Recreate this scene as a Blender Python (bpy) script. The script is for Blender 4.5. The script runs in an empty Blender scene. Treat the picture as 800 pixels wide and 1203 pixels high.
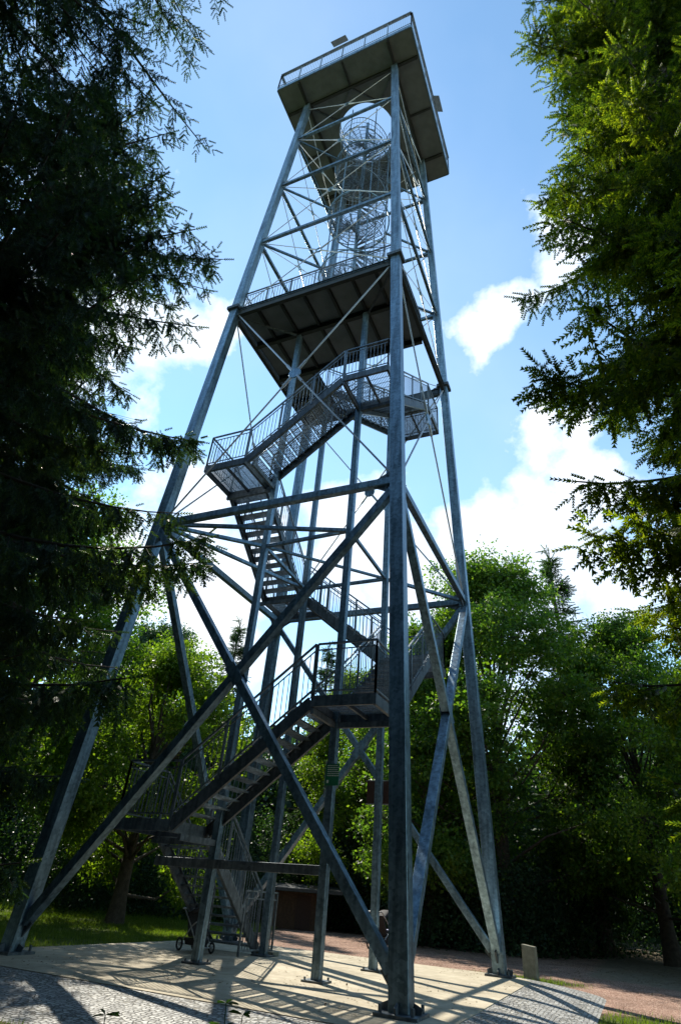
import bpy, math, random
import numpy as np
from mathutils import Vector, Matrix
R = math.radians
scene = bpy.context.scene
COL = scene.collection

# ------------------------------------------------------------------ camera
CAM = Vector((8.338, -16.460, 1.6))
yaw, pit, rol = R(-25.587), R(33.356), R(4.932)
fw = Vector((math.sin(yaw)*math.cos(pit), math.cos(yaw)*math.cos(pit), math.sin(pit)))
rt = Vector((math.cos(yaw), -math.sin(yaw), 0)); up = rt.cross(fw)
r2 = rt*math.cos(rol)+up*math.sin(rol); u2 = -rt*math.sin(rol)+up*math.cos(rol)
cd = bpy.data.cameras.new('camera'); cam = bpy.data.objects.new('camera', cd); COL.objects.link(cam)
M4 = Matrix((r2, u2, -fw)).transposed().to_4x4(); M4.translation = CAM
cam.matrix_world = M4
cd.sensor_fit = 'HORIZONTAL'; cd.sensor_width = 36; cd.lens = 681/800*36
cd.clip_start = 0.05; cd.clip_end = 3000
scene.camera = cam

# ------------------------------------------------------------------ light
SUN_AZ, SUN_EL = R(-54), R(46)
sun_dir = Vector((math.sin(SUN_AZ)*math.cos(SUN_EL), math.cos(SUN_AZ)*math.cos(SUN_EL), math.sin(SUN_EL)))
sl = bpy.data.lights.new('sun', 'SUN'); sl.energy = 4.3; sl.angle = R(0.55); sl.color = (1, .93, .80)
so = bpy.data.objects.new('sun', sl); COL.objects.link(so)
so.rotation_euler = sun_dir.to_track_quat('Z', 'Y').to_euler()

w = bpy.data.worlds.new('World'); scene.world = w; w.use_nodes = True
nt = w.node_tree; N = nt.nodes; Lk = nt.links
for n in list(N): N.remove(n)
def wn(t, **k):
    n = N.new(t)
    for a, b in k.items(): setattr(n, a, b)
    return n
out = wn('ShaderNodeOutputWorld'); bg = wn('ShaderNodeBackground'); bg.inputs[1].default_value = .15
sky = wn('ShaderNodeTexSky', sky_type='NISHITA'); sky.sun_disc = False
sky.sun_elevation = SUN_EL; sky.sun_rotation = SUN_AZ; sky.air_density = 1.0; sky.dust_density = 0.0; sky.ozone_density = 1.2
tc = wn('ShaderNodeTexCoord')
def vmath(op, a, b=None):
    n = wn('ShaderNodeVectorMath', operation=op)
    for i, v in enumerate((a, b)):
        if v is None: continue
        if isinstance(v, (tuple, Vector)): n.inputs[i].default_value = tuple(v)
        else: Lk.new(v, n.inputs[i])
    return n
def smath(op, a, b=None, clamp=False):
    n = wn('ShaderNodeMath', operation=op); n.use_clamp = clamp
    for i, v in enumerate((a, b)):
        if v is None: continue
        if isinstance(v, (int, float)): n.inputs[i].default_value = v
        else: Lk.new(v, n.inputs[i])
    return n.outputs[0]
dirn = vmath('NORMALIZE', tc.outputs['Generated']).outputs[0]
nz = wn('ShaderNodeTexNoise'); nz.inputs['Scale'].default_value = 7.5; nz.inputs['Detail'].default_value = 9; nz.inputs['Roughness'].default_value = .56
Lk.new(dirn, nz.inputs['Vector'])
nz2 = wn('ShaderNodeTexNoise'); nz2.inputs['Scale'].default_value = 2.2; nz2.inputs['Detail'].default_value = 5
off = vmath('ADD', dirn, (3.1, 1.7, .4)).outputs[0]; Lk.new(off, nz2.inputs['Vector'])
# clouds: (azimuth deg, elevation deg, angular radius deg, weight)
CLOUDS = [(-10.0, 30.3, 6.2, 1.0), (-1.7, 31.3, 6.4, 1.1), (-5.2, 25.3, 7.2, 1.1), (-19.5, 30.4, 6.6, 0.9), (-27.0, 28.3, 6.7, 0.9), (3.5, 35.3, 4.7, 1), (-34.8, 29.1, 6.7, 0.8), (-39.7, 30.0, 4.9, 0.8), (-49.1, 45.7, 3.8, .9), (-53.3, 43.5, 4.2, .9), (-45.3, 49.8, 2.7, 0.8), (-6.5, 50.2, 3.2, 1.0), (-3.4, 51.8, 3.0, 1.0), (-.2, 52.9, 2.9, .95), (2.9, 54.6, 3.0, 1.0), (5.9, 56.3, 2.9, 1.1), (9.5, 57.3, 2.4, 1.0), (0.0, 41.6, 3.0, 0.8), (3.6, 40.6, 2.6, 0.8), (-57.5, 39.1, 6.1, .8), (-12.2, 22.3, 11.3, 1.2), (4.9, 24.3, 7.4, 1.1), (-42.0, 21.3, 12.0, 1.1), (-71.0, 48.8, 7.7, 0.6)]
nw = wn('ShaderNodeTexNoise'); nw.inputs['Scale'].default_value = 6; nw.inputs['Detail'].default_value = 7; nw.inputs['Roughness'].default_value = .6; Lk.new(dirn, nw.inputs['Vector'])
wv = vmath('SUBTRACT', nw.outputs['Color'], (.5, .5, .5)).outputs[0]
sc_ = wn('ShaderNodeVectorMath', operation='SCALE'); sc_.inputs['Scale'].default_value = .15; Lk.new(wv, sc_.inputs[0])
dwarp = vmath('ADD', dirn, sc_.outputs[0]).outputs[0]
tot = None
for az, el, rad, wt in CLOUDS:
    a, e = R(az), R(el)
    d = (math.sin(a)*math.cos(e), math.cos(a)*math.cos(e), math.sin(e))
    dist = vmath('DISTANCE', dwarp, d).outputs['Value']
    m = smath('SUBTRACT', 1.0, smath('DIVIDE', dist, 2*math.sin(R(rad)/2)))
    m = smath('MULTIPLY', smath('MAXIMUM', m, -1.0), wt)
    tot = m if tot is None else smath('MAXIMUM', tot, m)
dens = smath('ADD', smath('MULTIPLY', smath('SUBTRACT', nz.outputs[0], .5), 3.9), smath('MULTIPLY', tot, 1.1))
dens = smath('MULTIPLY', dens, 1.5, True)
veil = smath('MULTIPLY', smath('SUBTRACT', nz2.outputs[0], .42), .45, True)
cov = smath('MAXIMUM', dens, veil)
mix = wn('ShaderNodeMixRGB'); Lk.new(cov, mix.inputs[0]); tint = wn('ShaderNodeMixRGB', blend_type='MULTIPLY'); tint.inputs[0].default_value = 1; tint.inputs[2].default_value = (.94, 1.07, 1.0, 1)
Lk.new(sky.outputs[0], tint.inputs[1]); Lk.new(tint.outputs[0], mix.inputs[1])
# cloud colour: white with blue-grey thin bases
cr = wn('ShaderNodeValToRGB'); cr.color_ramp.elements[0].position = .3; cr.color_ramp.elements[1].position = .75
cr.color_ramp.elements[0].color = (3.5, 4.1, 4.9, 1); cr.color_ramp.elements[1].color = (5.2, 5.35, 5.5, 1)
nz3 = wn('ShaderNodeTexNoise'); nz3.inputs['Scale'].default_value = 4; nz3.inputs['Detail'].default_value = 6
Lk.new(off, nz3.inputs['Vector']); Lk.new(nz3.outputs[0], cr.inputs[0]); Lk.new(cr.outputs[0], mix.inputs[2])
Lk.new(mix.outputs[0], bg.inputs[0]); Lk.new(bg.outputs[0], out.inputs[0])
scene.view_settings.view_transform = 'Standard'; scene.view_settings.look = 'None'
scene.view_settings.gamma = 1; scene.view_settings.use_curve_mapping = False
scene.view_settings.exposure = 0.98
scene.render.engine = 'CYCLES'
scene.cycles.max_bounces = 6; scene.cycles.diffuse_bounces = 3; scene.cycles.glossy_bounces = 3
scene.cycles.transmission_bounces = 3; scene.cycles.transparent_max_bounces = 6

# ------------------------------------------------------------------ materials
def new_mat(name):
    m = bpy.data.materials.new(name); m.use_nodes = True
    return m, m.node_tree, m.node_tree.nodes['Principled BSDF']
def noisy(name, c1, c2, scale=8, rough=.7, metal=0, bump=0, bscale=None, rough2=None, detail=6, contrast=.25, dist=.02):
    m, t, b = new_mat(name)
    co = t.nodes.new('ShaderNodeTexCoord')
    n = t.nodes.new('ShaderNodeTexNoise'); n.inputs['Scale'].default_value = scale; n.inputs['Detail'].default_value = detail
    t.links.new(co.outputs['Object'], n.inputs['Vector'])
    r = t.nodes.new('ShaderNodeValToRGB'); r.color_ramp.elements[0].position = .5-contrast; r.color_ramp.elements[1].position = .5+contrast
    r.color_ramp.elements[0].color = (*c1, 1); r.color_ramp.elements[1].color = (*c2, 1)
    t.links.new(n.outputs[0], r.inputs[0]); t.links.new(r.outputs[0], b.inputs['Base Color'])
    b.inputs['Roughness'].default_value = rough; b.inputs['Metallic'].default_value = metal
    if rough2 is not None:
        mr = t.nodes.new('ShaderNodeMapRange'); mr.inputs[3].default_value = rough; mr.inputs[4].default_value = rough2
        t.links.new(n.outputs[0], mr.inputs[0]); t.links.new(mr.outputs[0], b.inputs['Roughness'])
    if bump:
        n2 = t.nodes.new('ShaderNodeTexNoise'); n2.inputs['Scale'].default_value = bscale or scale*4; n2.inputs['Detail'].default_value = 5
        t.links.new(co.outputs['Object'], n2.inputs['Vector'])
        bp = t.nodes.new('ShaderNodeBump'); bp.inputs['Strength'].default_value = bump; bp.inputs['Distance'].default_value = dist
        t.links.new(n2.outputs[0], bp.inputs['Height']); t.links.new(bp.outputs[0], b.inputs['Normal'])
    return m
def steel(name, c1, c2, rough, metal):
    # galvanised zinc: crystalline spangle, streaky dull stains
    m, t, b = new_mat(name)
    co = t.nodes.new('ShaderNodeTexCoord')
    v = t.nodes.new('ShaderNodeTexVoronoi'); v.inputs['Scale'].default_value = 16
    n = t.nodes.new('ShaderNodeTexNoise'); n.inputs['Scale'].default_value = 2.2; n.inputs['Detail'].default_value = 8; n.inputs['Roughness'].default_value = .7
    t.links.new(co.outputs['Object'], v.inputs['Vector']); t.links.new(co.outputs['Object'], n.inputs['Vector'])
    sp = t.nodes.new('ShaderNodeSeparateColor'); t.links.new(v.outputs['Color'], sp.inputs[0])
    a = t.nodes.new('ShaderNodeMath'); a.operation = 'MULTIPLY_ADD'; a.inputs[1].default_value = .35
    t.links.new(sp.outputs[0], a.inputs[0]); t.links.new(n.outputs[0], a.inputs[2])
    r = t.nodes.new('ShaderNodeValToRGB'); r.color_ramp.elements[0].position = .35; r.color_ramp.elements[1].position = .95
    r.color_ramp.elements[0].color = (*c1, 1); r.color_ramp.elements[1].color = (*c2, 1)
    t.links.new(a.outputs[0], r.inputs[0]); t.links.new(r.outputs[0], b.inputs['Base Color'])
    mr = t.nodes.new('ShaderNodeMapRange'); mr.inputs[3].default_value = rough-.1; mr.inputs[4].default_value = rough+.15
    t.links.new(a.outputs[0], mr.inputs[0]); t.links.new(mr.outputs[0], b.inputs['Roughness'])
    # every member has its own tone, and rain streaks run down it
    oi = t.nodes.new('ShaderNodeObjectInfo'); mp = t.nodes.new('ShaderNodeMapping'); mp.inputs['Scale'].default_value = (9, 9, .7)
    t.links.new(co.outputs['Object'], mp.inputs[0])
    ns_ = t.nodes.new('ShaderNodeTexNoise'); ns_.inputs['Scale'].default_value = 1; ns_.inputs['Detail'].default_value = 6; t.links.new(mp.outputs[0], ns_.inputs['Vector'])
    k1 = t.nodes.new('ShaderNodeMapRange'); k1.inputs[3].default_value = .72; k1.inputs[4].default_value = 1.2; t.links.new(oi.outputs['Random'], k1.inputs[0])
    k2 = t.nodes.new('ShaderNodeMapRange'); k2.inputs[1].default_value = .35; k2.inputs[2].default_value = .62; k2.inputs[3].default_value = .62; k2.inputs[4].default_value = 1.1; t.links.new(ns_.outputs[0], k2.inputs[0])
    mm = t.nodes.new('ShaderNodeMath'); mm.operation = 'MULTIPLY'; t.links.new(k1.outputs[0], mm.inputs[0]); t.links.new(k2.outputs[0], mm.inputs[1])
    vm = t.nodes.new('ShaderNodeVectorMath'); vm.operation = 'SCALE'; t.links.new(r.outputs[0], vm.inputs[0]); t.links.new(mm.outputs[0], vm.inputs['Scale']); t.links.new(vm.outputs[0], b.inputs['Base Color'])
    b.inputs['Metallic'].default_value = metal
    return m
def leafmat(name, cols, trans=.35, rough=.5):
    # cols: dark -> light; random per leaf, clump noise on top; part of the light passes through
    m, t, b = new_mat(name)
    g = t.nodes.new('ShaderNodeNewGeometry'); co = t.nodes.new('ShaderNodeTexCoord')
    n = t.nodes.new('ShaderNodeTexNoise'); n.inputs['Scale'].default_value = .7; n.inputs['Detail'].default_value = 3
    t.links.new(co.outputs['Object'], n.inputs['Vector'])
    a = t.nodes.new('ShaderNodeMath'); a.operation = 'MULTIPLY_ADD'; a.inputs[1].default_value = .55
    s = t.nodes.new('ShaderNodeMath'); s.operation = 'SUBTRACT'; s.inputs[1].default_value = .25
    t.links.new(n.outputs[0], s.inputs[0])
    t.links.new(g.outputs['Random Per Island'], a.inputs[0]); t.links.new(s.outputs[0], a.inputs[2])
    r = t.nodes.new('ShaderNodeValToRGB'); els = r.color_ramp.elements
    els[0].position = .1; els[1].position = .85; els[0].color = (*cols[0], 1); els[1].color = (*cols[-1], 1)
    if len(cols) > 2: e = els.new(.5); e.color = (*cols[1], 1)
    t.links.new(a.outputs[0], r.inputs[0]); t.links.new(r.outputs[0], b.inputs['Base Color'])
    b.inputs['Roughness'].default_value = rough
    b.inputs['Specular IOR Level'].default_value = .3
    tr = t.nodes.new('ShaderNodeBsdfTranslucent')
    hs = t.nodes.new('ShaderNodeMixRGB'); hs.blend_type = 'MULTIPLY'; hs.inputs[0].default_value = 1; hs.inputs[2].default_value = (1.75, 2.0, .5, 1)
    t.links.new(r.outputs[0], hs.inputs[1]); t.links.new(hs.outputs[0], tr.inputs[0])
    mx = t.nodes.new('ShaderNodeMixShader'); mx.inputs[0].default_value = trans
    o = t.nodes['Material Output']
    t.links.new(b.outputs[0], mx.inputs[1]); t.links.new(tr.outputs[0], mx.inputs[2]); t.links.new(mx.outputs[0], o.inputs[0])
    return m

MAT = {}
MAT['steel'] = steel('galvanised_steel', (.095, .155, .20), (.27, .385, .47), .38, .8)
MAT['steel_dull'] = steel('dull_galvanised_steel', (.07, .085, .10), (.16, .19, .21), .5, .6)
MAT['rail'] = steel('railing_steel', (.10, .13, .15), (.24, .28, .31), .42, .7)
MAT['rod'] = noisy('tie_rod_steel', (.28, .29, .30), (.45, .46, .46), 20, .4, .6)
MAT['grate'] = steel('grating_steel', (.12, .15, .17), (.27, .32, .36), .45, .6)
MAT['deckmat'] = noisy('deck_underside', (.12, .14, .15), (.22, .25, .262), 1.6, .8, 0, .15, 12, contrast=.3)
MAT['dark_steel'] = noisy('dark_girder_steel', (.022, .027, .028), (.05, .056, .056), 4, .6, .2)  # girders toned darker than the deck panels
MAT['concrete'] = noisy('plaza_concrete', (.40, .35, .255), (.62, .55, .425), 1.3, .88, 0, .35, 90, contrast=.32, dist=.01)
MAT['stonebox'] = noisy('weathered_stone', (.12, .115, .08), (.25, .235, .17), 7, .9, 0, .5, 40)
MAT['bark'] = noisy('bark', (.035, .026, .018), (.10, .078, .055), 6, .95, 0, .8, 25, dist=.04)
MAT['greensign'] = noisy('green_enamel', (.012, .13, .06), (.018, .17, .08), 5, .4)
MAT['white'] = noisy('white_print', (.62, .66, .60), (.74, .76, .70), 9, .6)
MAT['brown'] = noisy('brown_board', (.03, .014, .010), (.06, .026, .018), 12, .8)
MAT['black'] = noisy('black_fabric', (.010, .010, .012), (.024, .024, .028), 30, .8)
MAT['rubber'] = noisy('rubber', (.012, .012, .012), (.022, .022, .022), 30, .7)
MAT['blanket'] = noisy('pale_blue_cloth', (.35, .38, .62), (.62, .64, .80), 12, .8)
MAT['wood'] = noisy('hut_boards', (.05, .025, .014), (.10, .052, .03), 9, .85, 0, .4, 30)
MAT['roof'] = noisy('roof_felt', (.04, .045, .05), (.08, .085, .09), 6, .8)
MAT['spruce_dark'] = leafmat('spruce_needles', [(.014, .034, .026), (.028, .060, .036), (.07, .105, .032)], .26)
MAT['spruce_sun_tint'] = leafmat('sun_tinted_spruce_needles', [(.018, .038, .014), (.08, .12, .018), (.25, .27, .025)], .52)  # sunlight painted into the needle colour, yellower and brighter than the other spruces
MAT['leaf'] = leafmat('broad_leaves', [(.03, .07, .018), (.07, .135, .022), (.15, .21, .03)], .5)
MAT['leaf_b'] = leafmat('pale_broad_leaves', [(.045, .09, .015), (.10, .16, .02), (.20, .26, .03)], .5)
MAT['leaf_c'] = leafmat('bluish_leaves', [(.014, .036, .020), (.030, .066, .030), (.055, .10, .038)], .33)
MAT['grassblade'] = leafmat('grass_blades', [(.05, .085, .014), (.10, .15, .02), (.18, .22, .04)], .42)
MAT['weed'] = leafmat('weed_leaves', [(.015, .04, .018), (.03, .07, .03), (.05, .10, .035)], .3)

def ground_mat():
    m, t, b = new_mat('forest_ground')
    L = t.links; nd = t.nodes
    co = nd.new('ShaderNodeTexCoord')
    at = nd.new('ShaderNodeVertexColor'); at.layer_name = 'cover'
    sep = nd.new('ShaderNodeSeparateColor'); L.new(at.outputs[0], sep.inputs[0])
    def ramp(scale, stops, det=8):
        n = nd.new('ShaderNodeTexNoise'); n.inputs['Scale'].default_value = scale; n.inputs['Detail'].default_value = det; n.inputs['Roughness'].default_value = .7
        L.new(co.outputs['Object'], n.inputs['Vector'])
        r = nd.new('ShaderNodeValToRGB'); r.color_ramp.elements[0].position = stops[0][0]; r.color_ramp.elements[0].color = (*stops[0][1], 1)
        r.color_ramp.elements[1].position = stops[-1][0]; r.color_ramp.elements[1].color = (*stops[-1][1], 1)
        for p, c in stops[1:-1]: e = r.color_ramp.elements.new(p); e.color = (*c, 1)
        L.new(n.outputs[0], r.inputs[0]); return n, r
    n1, soil = ramp(2.5, [(.3, (.025, .020, .012)), (.5, (.05, .038, .022)), (.7, (.09, .07, .04))])
    n2, grass = ramp(1.4, [(.3, (.045, .066, .016)), (.55, (.085, .115, .024)), (.75, (.15, .155, .05))])
    n3, grav = ramp(28, [(.35, (.13, .072, .052)), (.5, (.28, .165, .12)), (.62, (.54, .40, .32))], 4)
    n4, path = ramp(5, [(.3, (.13, .105, .075)), (.7, (.26, .215, .155))])
    nb, big = ramp(.8, [(.35, (.62, .62, .62)), (.65, (1.1, 1.1, 1.1))])
    mg = nd.new('ShaderNodeMixRGB'); mg.blend_type = 'MULTIPLY'; mg.inputs[0].default_value = 1
    L.new(grav.outputs[0], mg.inputs[1]); L.new(big.outputs[0], mg.inputs[2])
    cur = soil.outputs[0]
    ne = nd.new('ShaderNodeTexNoise'); ne.inputs['Scale'].default_value = 5; ne.inputs['Detail'].default_value = 6; L.new(co.outputs['Object'], ne.inputs['Vector'])
    for k, src in ((1, grass.outputs[0]), (0, mg.outputs[0]), (2, path.outputs[0])):
        a = nd.new('ShaderNodeMath'); a.operation = 'MULTIPLY_ADD'; a.inputs[1].default_value = 3.0
        L.new(sep.outputs[k], a.inputs[0])
        s = nd.new('ShaderNodeMath'); s.operation = 'MULTIPLY_ADD'; s.inputs[1].default_value = 2.4; s.inputs[2].default_value = -2.7
        L.new(ne.outputs[0], s.inputs[0]); L.new(s.outputs[0], a.inputs[2]); a.use_clamp = True
        mx = nd.new('ShaderNodeMixRGB'); L.new(a.outputs[0], mx.inputs[0]); L.new(cur, mx.inputs[1]); L.new(src, mx.inputs[2]); cur = mx.outputs[0]
    L.new(cur, b.inputs['Base Color']); b.inputs['Roughness'].default_value = .95; b.inputs['Specular IOR Level'].default_value = .15
    v = nd.new('ShaderNodeTexVoronoi'); v.inputs['Scale'].default_value = 26; L.new(co.outputs['Object'], v.inputs['Vector'])
    bp = nd.new('ShaderNodeBump'); bp.inputs['Strength'].default_value = .8; bp.inputs['Distance'].default_value = .03
    L.new(v.outputs['Distance'], bp.inputs['Height']); L.new(bp.outputs[0], b.inputs['Normal'])
    return m
MAT['ground'] = ground_mat()
def weather(m):
    t = m.node_tree; b = t.nodes['Principled BSDF']; src = b.inputs['Base Color'].links[0].from_socket; co = t.nodes.new('ShaderNodeTexCoord')
    for sc, lo, hi, dk in ((.55, .38, .62, .72), (4.5, .42, .60, .86), (60, .3, .7, .88)):
        n = t.nodes.new('ShaderNodeTexNoise'); n.inputs['Scale'].default_value = sc; n.inputs['Detail'].default_value = 8; n.inputs['Roughness'].default_value = .65
        t.links.new(co.outputs['Object'], n.inputs['Vector'])
        r = t.nodes.new('ShaderNodeValToRGB'); r.color_ramp.elements[0].position = lo; r.color_ramp.elements[1].position = hi; r.color_ramp.elements[0].color = (dk, dk*.99, dk*.96, 1)
        t.links.new(n.outputs[0], r.inputs[0]); x = t.nodes.new('ShaderNodeMixRGB'); x.blend_type = 'MULTIPLY'; x.inputs[0].default_value = 1
        t.links.new(src, x.inputs[1]); t.links.new(r.outputs[0], x.inputs[2]); src = x.outputs[0]
    t.links.new(src, b.inputs['Base Color'])
weather(MAT['concrete'])
def cobble_mat():
    m, t, b = new_mat('granite_setts'); L = t.links; nd = t.nodes
    co = nd.new('ShaderNodeTexCoord')
    v = nd.new('ShaderNodeTexVoronoi'); v.inputs['Scale'].default_value = 11.5; v.inputs['Randomness'].default_value = .55
    e = nd.new('ShaderNodeTexVoronoi'); e.feature = 'DISTANCE_TO_EDGE'; e.inputs['Scale'].default_value = 11.5; e.inputs['Randomness'].default_value = .55
    L.new(co.outputs['Object'], v.inputs['Vector']); L.new(co.outputs['Object'], e.inputs['Vector'])
    sp = nd.new('ShaderNodeSeparateColor'); L.new(v.outputs['Color'], sp.inputs[0])
    r = nd.new('ShaderNodeValToRGB'); r.color_ramp.elements[0].color = (.20, .20, .195, 1); r.color_ramp.elements[1].color = (.46, .46, .44, 1)
    L.new(sp.outputs[0], r.inputs[0])
    er = nd.new('ShaderNodeValToRGB'); er.color_ramp.elements[0].position = .02; er.color_ramp.elements[1].position = .10
    er.color_ramp.elements[0].color = (.35, .33, .28, 1); er.color_ramp.elements[1].color = (1, 1, 1, 1)
    L.new(e.outputs[0], er.inputs[0])
    mu = nd.new('ShaderNodeMixRGB'); mu.blend_type = 'MULTIPLY'; mu.inputs[0].default_value = 1
    L.new(r.outputs[0], mu.inputs[1]); L.new(er.outputs[0], mu.inputs[2]); L.new(mu.outputs[0], b.inputs['Base Color'])
    b.inputs['Roughness'].default_value = .75
    er2 = nd.new('ShaderNodeMapRange'); er2.inputs[2].default_value = .14; L.new(e.outputs[0], er2.inputs[0])
    bp = nd.new('ShaderNodeBump'); bp.inputs['Strength'].default_value = .9; bp.inputs['Distance'].default_value = .03
    L.new(er2.outputs[0], bp.inputs['Height']); L.new(bp.outputs[0], b.inputs['Normal'])
    return m
MAT['cobble'] = cobble_mat()

# ------------------------------------------------------------------ helpers
class MB:
    def __init__(s): s.v = []; s.f = []
    def poly(s, pts, faces):
        o = len(s.v); s.v += [tuple(p) for p in pts]; s.f += [tuple(i+o for i in f) for f in faces]
    def box(s, c, d):
        x, y, z = c; a, b, h = d[0]/2, d[1]/2, d[2]/2
        s.poly([(x-a,y-b,z-h),(x+a,y-b,z-h),(x+a,y+b,z-h),(x-a,y+b,z-h),(x-a,y-b,z+h),(x+a,y-b,z+h),(x+a,y+b,z+h),(x-a,y+b,z+h)],
               [(0,3,2,1),(4,5,6,7),(0,1,5,4),(1,2,6,5),(2,3,7,6),(3,0,4,7)])
    def beam(s, p, q, w, h, ref=(0,0,1)):
        # rectangular bar from p to q; w across, h along the direction nearest ref
        p, q = Vector(p), Vector(q); d = (q-p).normalized(); rf = Vector(ref)
        if abs(d.dot(rf)) > .999: rf = Vector((0,1,0))
        a = d.cross(rf).normalized()*w/2; b = a.cross(d).normalized()*h/2
        s.poly([p-a-b, p+a-b, p+a+b, p-a+b, q-a-b, q+a-b, q+a+b, q-a+b],
               [(0,3,2,1),(4,5,6,7),(0,1,5,4),(1,2,6,5),(2,3,7,6),(3,0,4,7)])
    def tube(s, p, q, r, n=8, r1=None):
        p, q = Vector(p), Vector(q); d = (q-p).normalized()
        rf = Vector((0,0,1)) if abs(d.z) < .95 else Vector((1,0,0))
        a = d.cross(rf).normalized(); b = a.cross(d); r1 = r if r1 is None else r1
        P = []
        for c, rr in ((p, r), (q, r1)):
            for i in range(n):
                t = 2*math.pi*i/n; P.append(c+a*math.cos(t)*rr+b*math.sin(t)*rr)
        s.poly(P, [(i, (i+1) % n, n+(i+1) % n, n+i) for i in range(n)]+[tuple(range(n))[::-1], tuple(range(n, 2*n))])
    def path(s, pts, r, n=6):
        for a, b in zip(pts[:-1], pts[1:]): s.tube(a, b, r, n)
    def torus(s, c, ax, Rr, r, n=20, m=8):
        ax = Vector(ax).normalized(); rf = Vector((0,0,1)) if abs(ax.z) < .9 else Vector((1,0,0))
        a = ax.cross(rf).normalized(); b = ax.cross(a); P = []; c = Vector(c)
        for i in range(n):
            t = 2*math.pi*i/n; e = a*math.cos(t)+b*math.sin(t)
            for j in range(m):
                u = 2*math.pi*j/m; P.append(c+e*(Rr+r*math.cos(u))+ax*r*math.sin(u))
        s.poly(P, [(i*m+j, ((i+1) % n)*m+j, ((i+1) % n)*m+(j+1) % m, i*m+(j+1) % m) for i in range(n) for j in range(m)])
    def build(s, name, mat, parent=None, bevel=0, smooth=False):
        me = bpy.data.meshes.new(name); me.from_pydata(s.v, [], s.f); me.update()
        me.materials.append(mat)
        o = bpy.data.objects.new(name, me); COL.objects.link(o)
        if parent: o.parent = parent
        if bevel:
            bv = o.modifiers.new('bevel', 'BEVEL'); bv.width = bevel; bv.segments = 2; bv.limit_method = 'ANGLE'
        if smooth:
            for p in me.polygons: p.use_smooth = True
        return o
def np_mesh(name, V, F, mats, parent=None, midx=None, smooth=False):
    # V (n,3), F (m,k) constant-size faces
    me = bpy.data.meshes.new(name); m, k = F.shape
    me.vertices.add(len(V)); me.vertices.foreach_set('co', np.ascontiguousarray(V, np.float32).ravel())
    me.loops.add(m*k); me.loops.foreach_set('vertex_index', F.astype(np.int32).ravel())
    me.polygons.add(m); me.polygons.foreach_set('loop_start', np.arange(0, m*k, k, dtype=np.int32))
    me.polygons.foreach_set('loop_total', np.full(m, k, np.int32))
    if midx is not None: me.polygons.foreach_set('material_index', midx.astype(np.int32))
    if smooth: me.polygons.foreach_set('use_smooth', np.ones(m, bool))
    me.update(calc_edges=True); me.validate()
    for mt in mats: me.materials.append(mt)
    o = bpy.data.objects.new(name, me); COL.objects.link(o)
    if parent: o.parent = parent
    return o
def empty(name, loc=(0,0,0), rz=0):
    o = bpy.data.objects.new(name, None); COL.objects.link(o); o.location = loc; o.rotation_euler = (0,0,rz); return o
def tag(o, label=None, cat=None, group=None, kind=None):
    if label: o['label'] = label
    if cat: o['category'] = cat
    if group: o['group'] = group
    if kind: o['kind'] = kind
    return o

# ------------------------------------------------------------------ terrain
def sstep(a, b, x): t = np.clip((x-a)/(b-a), 0, 1); return t*t*(3-2*t)
def hnoise(x, y):
    return (np.sin(x*.37+1.3)*np.cos(y*.29-.6)+.5*np.sin(x*.9+y*.7)+.3*np.sin(x*1.7-y*2.1+2))/1.8
def height(x, y):
    x = np.asarray(x, float); y = np.asarray(y, float)
    d = np.hypot(x, y)
    h = -.16 + .05*hnoise(x, y)*sstep(8, 14, d)
    az = np.arctan2(x-8.3, y+16.4)
    h = h + sstep(16, 46, np.hypot(x-4, y))*1.9*sstep(-.45, .1, az)*(y > -16)
    h = h + sstep(9, 30, -x-0*y)*.7
    return h
def rrect(x, y, x0, x1, y0, y1, r):
    cx, cy, hx, hy = (x0+x1)/2, (y0+y1)/2, (x1-x0)/2, (y1-y0)/2
    qx = abs(x-cx)-hx+r; qy = abs(y-cy)-hy+r
    return np.hypot(np.maximum(qx, 0), np.maximum(qy, 0))+np.minimum(np.maximum(qx, qy), 0)-r
CO = (-5.3, 5.4, -6.0, 5.1, 1.2)      # concrete slab
CB = (-6.1, 7.3, -8.7, 5.9, 2.2)      # setts, outer edge
def grid_axis():
    a = np.concatenate([-np.geomspace(300, 20, 14), np.arange(-19.5, 19.6, .5), np.geomspace(20, 300, 14)])
    return a
gx = grid_axis(); gy = np.concatenate([-np.geomspace(300, 21, 12), np.arange(-20.5, 44, .5), np.geomspace(45, 300, 12)])
X, Y = np.meshgrid(gx, gy); Z = height(X, Y)
Z = np.where(rrect(X, Y, *CB) < -.6, -.55, Z)
n0, n1 = X.shape
idx = np.arange(n0*n1).reshape(n0, n1)
F = np.stack([idx[:-1,:-1], idx[:-1,1:], idx[1:,1:], idx[1:,:-1]], -1).reshape(-1, 4)
g = np_mesh('ground', np.stack([X, Y, Z], -1).reshape(-1, 3), F, [MAT['ground']], smooth=True)
tag(g, kind='structure')
ca = g.data.color_attributes.new('cover', 'FLOAT_COLOR', 'POINT')
xf, yf = X.ravel(), Y.ravel()
def line_side(x, y, x0, y0, x1, y1): return ((x1-x0)*(y-y0)-(y1-y0)*(x-x0))/math.hypot(x1-x0, y1-y0)
ls = line_side(xf, yf, -5.5, 5, -12, 26)          # >0 left of the line
grav = sstep(-.8, .8, -ls)*sstep(-1.5, .5, yf+2)*(1-sstep(19, 24, yf-.1*xf))
grav = np.maximum(grav, (1-sstep(2.5, 4, np.abs(rrect(xf, yf, *CB))))*(xf > 4)*sstep(-9, -4, yf))
grassm = np.maximum(sstep(-.6, .8, ls)*(1-sstep(20, 30, np.hypot(xf, yf)))*(xf < 0), 0)
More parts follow.
